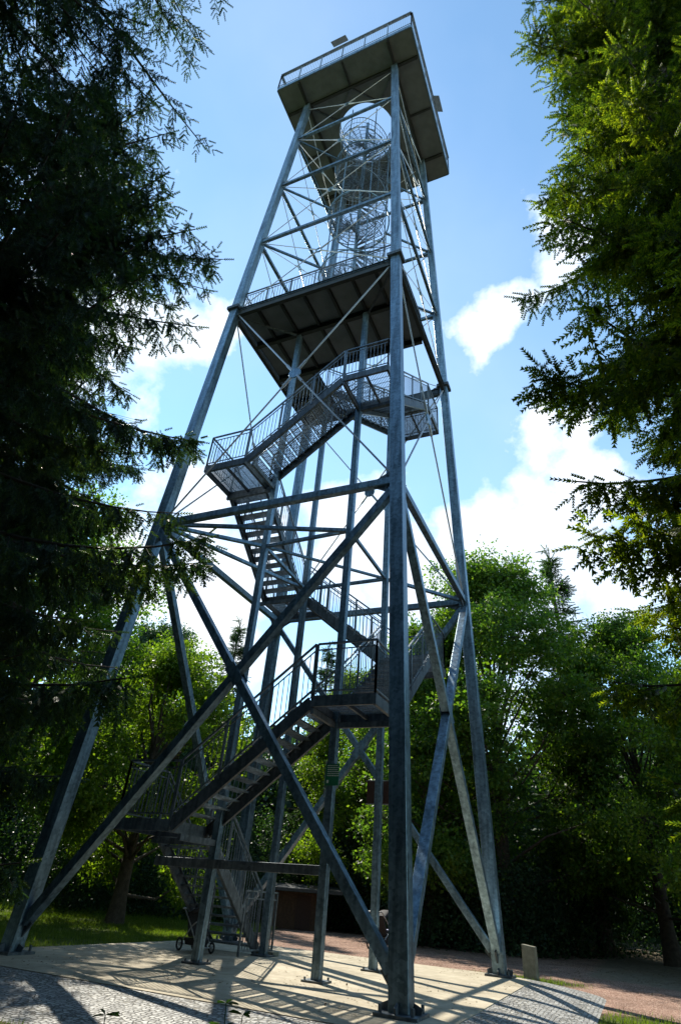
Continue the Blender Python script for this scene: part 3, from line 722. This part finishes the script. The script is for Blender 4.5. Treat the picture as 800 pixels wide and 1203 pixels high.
def pushchair(loc, rz, label, s=1.0, cloth=True):
    t = tag(empty('pushchair', loc, rz), label, 'pushchair'); t.scale = (s, s, s)
    fr = MB()
    for y in (-.24, .24):
        fr.path([(-.42, y, .14), (.05, y, .62), (.50, y, 1.02), (.58, y, 1.0)], .018, 8)
        fr.path([(.42, y, .16), (.0, y, .60), (-.2, y, .72)], .016, 8)
    fr.tube((.58,-.24,1.0), (.58,.24,1.0), .022, 8); fr.tube((-.42,-.24,.14), (-.42,.24,.14), .014, 8); fr.tube((.42,-.24,.16), (.42,.24,.16), .014, 8)
    fr.build('frame', MAT['rod'], t, smooth=False)
    for x, r in ((-.42, .14), (.42, .16)):
        for y in (-.27, .27):
            wb = MB(); wb.torus((x, y, r), (0,1,0), r-.025, .026, 22, 8); wh = wb.build('wheel', MAT['rubber'], t, smooth=True)
            rb = MB(); rb.tube((x, y-.02, r), (x, y+.02, r), .035, 10)
            for k in range(5):
                a = k*2*math.pi/5; rb.tube((x, y, r), (x+math.cos(a)*(r-.03), y, r+math.sin(a)*(r-.03)), .008, 5)
            rb.build('rim', MAT['rod'], wh)
    st = MB()
    st.poly([(-.32,-.21,.40),(.12,-.21,.34),(.12,.21,.34),(-.32,.21,.40),(-.32,-.21,.50),(.10,-.21,.46),(.10,.21,.46),(-.32,.21,.50)], [(0,3,2,1),(4,5,6,7),(0,1,5,4),(1,2,6,5),(2,3,7,6),(3,0,4,7)])
    st.poly([(.10,-.21,.36),(.16,-.21,.34),(.38,-.21,.92),(.32,-.21,.94),(.10,.21,.36),(.16,.21,.34),(.38,.21,.92),(.32,.21,.94)], [(0,1,2,3),(4,7,6,5),(0,4,5,1),(1,5,6,2),(2,6,7,3),(3,7,4,0)])
    st.build('seat', MAT['black'], t, .02)
    hd = MB(); K = 9; J = 8; P = []
    for i in range(K):
        a = R(20+115*i/(K-1))
        for j in range(J):
            y = -.25+.5*j/(J-1); rr = .36*(1-.35*(2*j/(J-1)-1)**4)
            P.append((.28-math.cos(a)*rr*-.0-math.sin(a-R(30))*rr*.95, y, .74+math.sin(a)*rr*.9))
    hd.poly(P, [(i*J+j, (i+1)*J+j, (i+1)*J+j+1, i*J+j+1) for i in range(K-1) for j in range(J-1)])
    ho = hd.build('hood', MAT['black'], t, smooth=True); sd = ho.modifiers.new('s', 'SOLIDIFY'); sd.thickness = .012
    bk = MB(); bk.poly([(-.28,-.19,.16),(.28,-.19,.16),(.28,.19,.16),(-.28,.19,.16),(-.34,-.22,.32),(.34,-.22,.32),(.34,.22,.32),(-.34,.22,.32)], [(0,3,2,1),(4,5,6,7),(0,1,5,4),(1,2,6,5),(2,3,7,6),(3,0,4,7)])
    bk.build('basket', MAT['black'], t, .03)
    if cloth:
        cl = MB()
        K = 8
        P = [(-.36+.4*i/(K-1), -.20+.40*j/(K-1), .53+.03*math.sin(i*1.3+j*.9)-(.10 if j in (0, K-1) else 0)) for i in range(K) for j in range(K)]
        cl.poly(P, [(i*K+j, (i+1)*K+j, (i+1)*K+j+1, i*K+j+1) for i in range(K-1) for j in range(K-1)])
        c = cl.build('blanket', MAT['blanket'], None, smooth=True); c.modifiers.new('s', 'SOLIDIFY').thickness = .02
        c.location = loc; c.rotation_euler = (0,0,rz); c.scale = (s, s, s)
        tag(c, 'crumpled pale blue cloth lying in the pushchair beyond the plaza', 'cloth')
    return t
pushchair((-1.15, 10.9, -.14), R(-110), 'black pushchair parked on red gravel between the inner post and near leg', 1.25)
pushchair((-2.95, .30, 0), R(160), 'black pushchair folded under the lowest stair flight', .95, False)

# hut under the trees
hz = float(height(-8, 16.2))
ht = tag(empty('wooden_hut', (-9.3, 19.0, hz), R(22)), 'low brown wooden hut with flat dark roof under trees behind the gate', 'hut')
mb = MB()
for i in range(16): mb.box((-1.5+.2*i, -1.0, .85), (.19, .05, 1.7))
mb.box((0, 1.0, .85), (3.2, .05, 1.7)); mb.box((-1.58, 0, .85), (.05, 1.94, 1.7)); mb.box((1.58, 0, .85), (.05, 1.94, 1.7))
mb.build('wall', MAT['wood'], ht)
mb = MB(); mb.poly([(-2.1,-1.5,1.72),(2.6,-1.5,1.72),(2.6,1.4,1.95),(-2.1,1.4,1.95),(-2.1,-1.5,1.87),(2.6,-1.5,1.87),(2.6,1.4,2.10),(-2.1,1.4,2.10)], [(0,3,2,1),(4,5,6,7),(0,1,5,4),(1,2,6,5),(2,3,7,6),(3,0,4,7)]); mb.build('roof', MAT['roof'], ht)
mb = MB(); mb.box((.5, -1.05, .8), (.8, .05, 1.55)); mb.build('door', MAT['brown'], ht)

# ------------------------------------------------------------------ vegetation
def frames(D, rng):
    # orthonormal frames for directions D (n,3) with random roll
    D = D/np.linalg.norm(D, axis=1, keepdims=True)
    r = rng.normal(size=D.shape); a = np.cross(D, r); a /= np.linalg.norm(a, axis=1, keepdims=True)
    return D, a, np.cross(D, a)
def twig_template():
    # sprig of needles: two crossed serrated blades, unit length along x
    V = []; Fc = []
    for ang in (0, math.pi/2):
        c, s = math.cos(ang), math.sin(ang)
        K = 5
        for sgn in (-1, 1):
            for i in range(K):
                x0 = i/K; x1 = (i+.95)/K; w = .165*(1-.35*(i/K)**2)*sgn
                o = len(V)
                V += [(x0, 0, 0), (x1, 0, 0), (min(x0+.27, 1.03), w*c, w*s)]
                Fc.append((o, o+1, o+2))
    return np.array(V), np.array(Fc)
def stamp(V, Fc, P, D, S, rng, W=None):
    Dn, a, b = frames(D, rng); n = len(P)
    S = np.asarray(S)[:, None]; W = S if W is None else np.asarray(W)[:, None]
    out = P[:, None, :]+V[None, :, 0, None]*(Dn*S)[:, None, :]+V[None, :, 1, None]*(a*W)[:, None, :]+V[None, :, 2, None]*(b*W)[:, None, :]
    Fa = Fc[None]+(np.arange(n)*len(V))[:, None, None]
    return out.reshape(-1, 3), Fa.reshape(-1, Fc.shape[1])
TW = twig_template()
def limbs_mesh(segs, name, parent):
    # segs: list of (p, q, r0, r1): tapered limbs, 5-sided
    P = np.array([s[0] for s in segs], float); Q = np.array([s[1] for s in segs], float)
    r0 = np.array([s[2] for s in segs]); r1 = np.array([s[3] for s in segs])
    rng = np.random.default_rng(1); D, a, b = frames(Q-P+1e-6, rng); n = 5
    t = np.arange(n)*2*np.pi/n; c, s = np.cos(t), np.sin(t)
    ringv = a[:, None]*c[None, :, None]+b[:, None]*s[None, :, None]
    V = np.concatenate([P[:, None]+ringv*r0[:, None, None], Q[:, None]+ringv*r1[:, None, None]], 1)
    f = np.array([(i, (i+1) % n, n+(i+1) % n, n+i) for i in range(n)])
    Fa = f[None]+(np.arange(len(P))*2*n)[:, None, None]
    return np_mesh(name, V.reshape(-1, 3), Fa.reshape(-1, 4), [MAT['bark']], parent)
def trunk_mesh(H, r, name, parent, lean=(0,0), n=12, K=14, top=.03):
    V = []; Fc = []
    for i in range(K+1):
        t = i/K; z = H*t-.4*(1-t); rr = r*(1-t)**.85+top; rr *= 1+.35*math.exp(-z*1.6) if z > -.4 else 1.4
        for j in range(n):
            a = 2*math.pi*j/n; k = 1+.08*math.sin(3*a+i)
            V.append((lean[0]*t+rr*k*math.cos(a)+.06*math.sin(i*.9)*r*4*t, lean[1]*t+rr*k*math.sin(a), z))
    for i in range(K):
        for j in range(n): Fc.append((i*n+j, i*n+(j+1) % n, (i+1)*n+(j+1) % n, (i+1)*n+j))
    o = MB(); o.poly(V, Fc); return o.build(name, MAT['bark'], parent, smooth=True)
def spruce(name, loc, H, rad, z0, seed, mat, label, whorl=.45, per=6, tw=.17, hang=.5, droop=.25, shape=.75, dens=1.0, rz=0, group=None, asym=None, tier=.12, low=.55):
    rng = np.random.default_rng(seed); root = tag(empty(name, loc, rz), label, 'tree', group)
    trunk_mesh(H, .30*H/20, 'trunk', root)
    TP, TD, TS = [], [], []; segs = []
    z = z0
    while z < H-.25:
        t = (z-z0)/(H-z0)
        for k in range(per):
            az = rng.uniform(0, 2*np.pi); L = rad*min(1, ((1-t)*1.25)**shape)*rng.uniform(.62, 1.14)*(low+(1-low)*min(1, t*5.5))
            if asym: L *= 1+asym[1]*max(0, math.cos(az-asym[0]))
            L = max(L, .3)
            dr = droop*(1-.9*t)+rng.uniform(-.08, .08)
            e = np.array([math.cos(az), math.sin(az), 0]); side = np.array([-e[1], e[0], 0])
            zz = z+rng.normal()*tier; n = 9
            s = np.linspace(0, 1, n+1)
            # sag, then lift at the tip
            pz = zz+L*(.18*(t-.2)*s - dr*1.25*s**1.1 + dr*.75*s**3.2)
            bend = rng.uniform(-.12, .12)*L
            pts = e[None]*L*s[:, None]+side[None]*(bend*s**2)[:, None]; pts[:, 2] = pz
            for i in range(n): segs.append((pts[i], pts[i+1], .012+.035*L/4*(1-s[i]), .012+.035*L/4*(1-s[i+1])))
            # side shoots
            m = int(max(3, L*5.2*dens))
            u = np.sort(rng.uniform(.18, 1, m)); 
            for j in range(m):
                uu = u[j]; i = min(int(uu*n), n-1); f = uu*n-i; p = pts[i]*(1-f)+pts[i+1]*f
                tang = pts[i+1]-pts[i]; tang = tang/np.linalg.norm(tang)
                sg_ = 1 if j % 2 else -1
                sl_ = min(1.25, (.22+.62*(1-uu)*L*.42+.12))*rng.uniform(.6, 1.15)
                d = tang*.75+side*sg_*rng.uniform(.55, .95)+np.array([0, 0, -hang*rng.uniform(.1, 1.)])
                d /= np.linalg.norm(d)
                c = max(2, int(sl_/(tw*.52)))
                for q in range(c):
                    w_ = (q+.3)/c; b = p+d*sl_*w_+np.array([0, 0, -.22*hang*sl_*w_*w_])
                    for s2 in (-1, 1):
                        dd = d*.8+np.cross(d, [0, 0, 1])*s2*.75+rng.normal(size=3)*.18+np.array([0, 0, -hang*.45])
                        TP.append(b); TD.append(dd); TS.append(tw*rng.uniform(.65, 1.2))
                    if hang > .3 and rng.random() < hang*.55:
                        TP.append(b); TD.append(np.array([rng.normal()*.25, rng.normal()*.25, -1])); TS.append(tw*rng.uniform(1., 1.9))
                TP.append(p+d*sl_); TD.append(d+np.array([0, 0, .1])); TS.append(tw*1.2)
                if sl_ > .45: segs.append((p, p+d*sl_, .008, .003))
            TP.append(pts[-1]); TD.append(pts[-1]-pts[-2]+np.array([0, 0, .02])); TS.append(tw*1.4)
        z += whorl*rng.uniform(.75, 1.25)*(.5+.5*(1-t)**.5)
    TP.append(np.array([0, 0, H-.2])); TD.append(np.array([0, 0, 1.])); TS.append(.6)
    TP, TD, TS = np.array(TP), np.array(TD), np.array(TS)
    V, Fa = stamp(*TW, TP, TD, TS, rng, TS*1.0)
    cr = np_mesh('crown', V, Fa, [mat], root); limbs_mesh(segs, 'branch', root)
    print(name, 'sprigs', len(TP))
    return root
LEAF = (np.array([(0,0,0), (.45,.32,.06), (1,0,-.05), (.45,-.32,.06)]), np.array([(0,1,2,3)]))
def broadleaf(name, loc, H, rad, z0, seed, mat, label, nleaf=42000, size=.17, lobes=26, rz=0, group=None, conif=False):
    rng = np.random.default_rng(seed); root = tag(empty(name, loc, rz), label, 'tree', group)
    trunk_mesh(H*.72, .16+.012*H, 'trunk', root)
    # limb ends with leaf clumps of many sizes
    segs = []; cen = []; cr = []
    for i in range(lobes):
        t = rng.uniform(.0, 1)**.8; zc = z0+(H-z0)*(.06+.91*t)
        prof = math.sin(math.pi*min(1, (t*.80+.18)))**.65 if not conif else (1-t)**.8*1.05
        rr = rad*prof*rng.uniform(.45, 1.0); az = i*2.4+rng.uniform(-.4, .4)
        c = np.array([rr*math.cos(az), rr*math.sin(az), zc]); cen.append(c); cr.append(rad*rng.uniform(.20, .38)*(1 if not conif else .8*(1-.6*t)))
        b = np.array([0, 0, max(.5, (zc-z0*.2)*.62)]); m = (b+c)/2+rng.normal(size=3)*.3+np.array([0, 0, -.2])
        segs += [(b, m, .09, .055), (m, c, .055, .02)]
    cen = np.array(cen); cr = np.array(cr)
    # sub-clumps on each lobe
    nsub = 24; li = np.repeat(np.arange(lobes), nsub); d = rng.normal(size=(lobes*nsub, 3)); d /= np.linalg.norm(d, axis=1, keepdims=True); d[:, 2] *= .8
    sc = cen[li]+d*cr[li][:, None]*rng.uniform(.45, 1.15, (lobes*nsub, 1)); ss = rng.uniform(.22, .55, lobes*nsub)*rad/4.2
    for k in rng.choice(len(sc), len(sc)//3, replace=False): segs.append((cen[li[k]], sc[k], .02, .006))
    per = nleaf//len(sc); k = np.repeat(np.arange(len(sc)), per)
    P = sc[k]+rng.normal(size=(len(k), 3))*ss[k][:, None]*np.array([.62, .62, .42])
    Dd = rng.normal(size=(len(k), 3))*.8+(P-sc[k])*.8; Dd[:, 2] -= .35
    V, Fa = stamp(*LEAF, P, Dd, size*rng.uniform(.6, 1.25, len(k)), rng)
    np_mesh('crown', V, Fa, [mat], root); limbs_mesh(segs, 'branch', root)
    return root
def copy_tree(src, name, loc, rz, s, label, group, sz=None, mat=None):
    r = src.copy(); r.name = name; COL.objects.link(r); r.location = loc; r.rotation_euler = (0, 0, rz); r.scale = (s, s, sz or s); r['label'] = label
    if group: r['group'] = group
    for ch in src.children:
        c = ch.copy(); COL.objects.link(c); c.parent = r
        if mat and ch.name.startswith('crown'):
            c.material_slots[0].link = 'OBJECT'; c.material_slots[0].material = mat
    return r
#VEG
def G(x, y): return (x, y, float(height(x, y)))
# the three near spruces that frame the view
sB = spruce('spruce_tree', G(-3.9, -12.1), 22.0, 6.5, 2.9, 3, MAT['spruce_dark'], 'dark drooping spruce at left whose branch tips hang across the left tower leg', whorl=1.05, per=9, tw=.20, hang=1.15, droop=.32, shape=.36, dens=1.75, low=.72)
spruce('spruce_tree', G(0.4, -17.2), 30.0, 5.3, 14.6, 8, MAT['spruce_dark'], 'nearest spruce with heavy branches overhanging the top left corner', whorl=1.5, per=9, tw=.17, hang=.9, droop=.2, shape=.5, dens=1.3)
spruce('spruce_tree', G(12.2, -8.0), 30.0, 4.1, 4.0, 21, MAT['spruce_sun_tint'], 'tall sunlit spruce with yellow green boughs filling the right edge', whorl=1.45, per=11, tw=.23, hang=.95, droop=.42, shape=.36, dens=2.3, low=.8)
for x, y, rz in ((2.5, -24.5, 1.), (9.5, -24, 2.2), (16, -21.5, 3.3), (-4.5, -20.5, 4.), (20, -14, 5.), (-12, -14, 2.), (-11, -6.5, 0.3)):
    copy_tree(sB, 'spruce_tree', G(x, y), rz, 1.0, 'dark spruce standing behind the viewpoint outside the picture', 'spruces behind the viewpoint')
# trees of the forest edge
GR = 'trees at the forest edge'
t1 = broadleaf('broadleaf_tree', G(2.6, 18.0), 20.5, 5.8, .6, 31, MAT['leaf'], 'tallest round crowned broadleaf tree just right of the tower', 85000, .21, 46, group=GR)
t2 = broadleaf('broadleaf_tree', G(-11.8, 7.2), 12.0, 4.4, .6, 32, MAT['leaf_b'], 'bright yellow green broadleaf tree between left leg and stairs', 55000, .17, 32, group=GR)
t3 = spruce('conifer_tree', G(6.6, 22.0), 23.0, 3.6, 2.0, 33, MAT['leaf_c'], 'slender pointed conifer rising behind the broadleaf tree right of the tower', whorl=.62, per=6, tw=.34, hang=.4, droop=.16, shape=.9, dens=.6, group=GR, tier=.32)
t4 = broadleaf('broadleaf_tree', G(-17.0, 3.0), 19.5, 5.0, 5.0, 41, MAT['leaf'], 'tall broadleaf tree standing over the left lawn', 17000, .20, 22, group=GR)
SPR = [
 (t1, 'broadleaf_tree', (9.5, 20.5), 1.3, .82, None, 'dark rounded broadleaf tree between pointed conifer and right edge spruce'),
 (t1, 'broadleaf_tree', (-1.2, 17.8), 2.2, .80, 'leaf', 'broadleaf tree seen low between the near and right tower legs'),
 (t2, 'broadleaf_tree', (13.0, 12.5), .5, .98, None, 'pale broadleaf tree below the right edge spruce boughs'),
 (t3, 'conifer_tree', (13.4, 17.5), 1.0, .62, None, 'feathery conifer low at the right edge under the sunlit spruce'),
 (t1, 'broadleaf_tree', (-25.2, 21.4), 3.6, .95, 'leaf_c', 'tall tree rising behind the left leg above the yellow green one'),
 (t3, 'conifer_tree', (-16.0, 18.5), .4, .80, None, 'leftmost pointed conifer seen between tower braces'),
 (t3, 'conifer_tree', (-11.0, 24.0), 2.4, .80, None, 'small pointed conifer seen through the middle of the stairs'),
 (t1, 'broadleaf_tree', (-7.2, 22.5), 4.4, .74, 'leaf_b', 'light green broadleaf tree seen through the lower stair railings'),
 (t2, 'broadleaf_tree', (-17.5, 1.0), 2.9, 1.55, 'leaf', 'broadleaf tree at far left behind the dark spruce'),
 (t3, 'conifer_tree', (-19.5, -3.0), 3.9, .85, None, 'conifer at the far left edge behind the lawn'),
 (t2, 'broadleaf_tree', (17.5, 9.0), 5.0, 1.2, 'leaf', 'broadleaf tree beyond the path at lower right edge'),
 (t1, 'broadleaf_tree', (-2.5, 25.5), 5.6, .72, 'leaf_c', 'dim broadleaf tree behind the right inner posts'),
]
for src, nm, (x, y), rz, s, mt, lb in SPR:
    copy_tree(src, nm, G(x, y), rz, s, lb, GR, mat=MAT[mt] if mt else None)

# undergrowth and far woodland, one mass each
def leafmass(name, P, size, mat, label, cat):
    rng = np.random.default_rng(5)
    D = rng.normal(size=P.shape); D[:, 2] -= .2
    V, Fa = stamp(*LEAF, P, D, size*rng.uniform(.6, 1.3, len(P)), rng)
    return tag(np_mesh(name, V, Fa, [mat]), label, cat, kind='stuff')
rng = np.random.default_rng(77)
def ring_pts(n, r0, r1, h, clump, a0, a1, cx=0, cy=4):
    m = n//60
    a = rng.uniform(R(a0), R(a1), m); r = rng.uniform(r0, r1, m)
    c = np.stack([cx+np.sin(a)*r, cy+np.cos(a)*r], -1); zt = rng.uniform(.0, 1, m)**1.0*h*rng.uniform(.6, 1, m)
    k = np.repeat(np.arange(m), 60); q = rng.normal(size=(len(k), 3))*clump*np.array([1, 1, .7])
    x = c[k, 0]+q[:, 0]; y = c[k, 1]+q[:, 1]; z = height(x, y)+np.abs(zt[k]+q[:, 2])
    return np.stack([x, y, z], -1)
P = np.concatenate([ring_pts(150000, 16.5, 23, 6.0, .6, -80, 40), ring_pts(42000, 12.6, 15.5, 4.0, .5, -12, 30)])
# keep path, hut and gravel clear
keep = ~((np.hypot(P[:, 0]+8.0, P[:, 1]-16.8) < 3.6)) & ~((np.abs(line_side(P[:, 0], P[:, 1], 6, 15, 30, 42)) < 3.0) & (P[:, 1] > 12))
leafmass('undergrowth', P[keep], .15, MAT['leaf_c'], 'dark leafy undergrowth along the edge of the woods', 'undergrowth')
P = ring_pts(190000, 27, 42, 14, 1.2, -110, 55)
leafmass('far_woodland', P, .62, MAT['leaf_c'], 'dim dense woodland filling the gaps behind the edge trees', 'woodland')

P = ring_pts(50000, 15, 28, 11, 1.2, 95, 290, 9, -18)  # out of view, added to keep sky light off the lower legs
leafmass('unseen_woodland', P, .55, MAT['leaf_c'], 'unseen woodland added behind the viewpoint to darken the lower tower', 'woodland')

# grass blades
BL = (np.array([(0,-.035,0), (0,.035,0), (.6,.018,.05), (1,0,.16), (.6,-.018,.05)]), np.array([(0,1,2,2), (0,2,3,4)]))
BLt = (np.array([(0,-.04,0), (0,.04,0), (1,0,.12)]), np.array([(0,1,2)]))
def blades(n, fx, fy, keepf, size, name, label):
    x = rng.uniform(*fx, n); y = rng.uniform(*fy, n); k = keepf(x, y); x, y = x[k], y[k]
    P = np.stack([x, y, height(x, y)-.01], -1); D = rng.normal(size=P.shape)*.35; D[:, 2] = 1
    V, Fa = stamp(*BLt, P, D, size*rng.uniform(.5, 1.3, len(P)), rng, size*rng.uniform(2.0, 3.0, len(P))*.7)
    return tag(np_mesh(name, V, Fa, [MAT['grassblade']]), label, 'grass', kind='stuff')
blades(150000, (-19, -6.0), (-10, 24), lambda x, y: (line_side(x, y, -5.5, 5, -12, 26) > .3+.5*np.sin(y*2.1)*np.sin(x)) & (rrect(x, y, *CB) > .02) & (rng.random(len(x)) < .35+.65*(np.sin(x*1.1)*np.cos(y*.8) > -.4)), .13, 'grass', 'short dappled lawn left of the plaza')
blades(9000, (6.6, 10), (-3, 2.2), lambda x, y: (rrect(x, y, *CB) > .03) & (rng.random(len(x)) < np.exp(-((x-8.3)**2+(y+.3)**2)/1.6)), .11, 'grass', 'bright grass tuft patch beside the cobbles at lower right')
blades(4000, (3.2, 6.8), (5.9, 8.0), lambda x, y: (rrect(x, y, *CB) > .02) & (rng.random(len(x)) < np.exp(-((x-4.9)**2/1.5+(y-6.4)**2/.3))), .12, 'grass', 'little ring of grass around the stone marker')
blades(26000, (-4, 9), (-12.6, -8.6), lambda x, y: (rrect(x, y, *CB) > .03) & (rng.random(len(x)) < .5+.5*np.sin(x*3)), .10, 'grass', 'rough grass strip in front of the cobbles at bottom left')

LT = (np.array([(0,0,0), (.5,.3,.1), (1,0,0), (.5,-.3,.1)]), np.array([(0,1,2,3)]))
MAT['litter'] = noisy('dry_leaf', (.06, .035, .015), (.20, .13, .05), 9, .8)
def litter(n, fx, fy, zf, name, label, size):
    x = rng.uniform(*fx, n); y = rng.uniform(*fy, n); cl_ = np.sin(x*1.9+1)*np.cos(y*1.4)+rng.normal(size=n)*.5; k = cl_ > .25; x, y = x[k], y[k]
    P = np.stack([x, y, zf(x, y)+.006], -1); D = rng.normal(size=P.shape); D[:, 2] *= .12
    Dn = D/np.linalg.norm(D, axis=1, keepdims=True); a = np.cross([0, 0, 1.], Dn); a /= np.linalg.norm(a, axis=1, keepdims=True); b = np.cross(Dn, a); S = (size*rng.uniform(.4, 1.4, len(P)))[:, None]
    V0, F0 = LT; V = P[:, None]+V0[None, :, 0, None]*(Dn*S)[:, None]+V0[None, :, 1, None]*(a*S)[:, None]+V0[None, :, 2, None]*(b*S)[:, None]
    Fa = F0[None]+(np.arange(len(P))*4)[:, None, None]
    return tag(np_mesh(name, V.reshape(-1, 3), Fa.reshape(-1, 4), [MAT['litter']]), label, 'litter', kind='stuff')
litter(2600, (-5.2, 5.2), (-5.9, 5.0), lambda x, y: 0*x, 'fallen_leaves', 'scattered dry leaves and twigs on the concrete plaza', .05)
litter(9000, (-14, 16), (6.5, 18), height, 'gravel_litter', 'scattered dry leaves over the red gravel', .07)
def weed(loc, h, seed, label):
    r_ = random.Random(seed); t = tag(empty('weed_plant', loc), label, 'plant', 'weeds by the cobbles')
    st = MB(); lf = []
    for s in range(r_.choice((2, 3))):
        hh = h*r_.uniform(.6, 1); lx, ly = r_.uniform(-.12, .12), r_.uniform(-.12, .12); pts = [Vector((lx*k/6+.04*s, ly*k/6-.03*s, hh*k/6)) for k in range(7)]
        for a_, b_ in zip(pts[:-1], pts[1:]): st.tube(a_, b_, .005, 5, .004)
        for k in range(2, 7):
            for _ in range(3 if k < 6 else 6):
                az = r_.uniform(0, 6.28); L = h*.24*r_.uniform(.6, 1.1)*(1.15-k*.09); d = Vector((math.cos(az), math.sin(az), r_.uniform(.1, .7))).normalized(); sd = d.cross(Vector((0,0,1))).normalized()
                p = pts[k]; dn = Vector((0,0,-1))
                lf.append([p, p+d*L*.4+sd*L*.13, p+d*L*.8+dn*L*.12+sd*L*.07, p+d*L+dn*L*.28, p+d*L*.8+dn*L*.12-sd*L*.07, p+d*L*.4-sd*L*.13])
    st.build('stem', MAT['weed'], t)
    b = MB()
    for l in lf: b.poly(l, [(0,1,2,3), (0,3,4,5)])
    b.build('foliage', MAT['weed'], t)
weed((4.23, -11.4, -.16), .95, 4, 'leftmost leafy weed sprouting at the bottom edge of the cobbles')
weed((5.06, -10.85, -.16), .95, 7, 'tallest leafy weed at the bottom edge right of the others')
weed((4.82, -10.95, -.16), .70, 9, 'short leafy weed in the middle at the bottom edge')
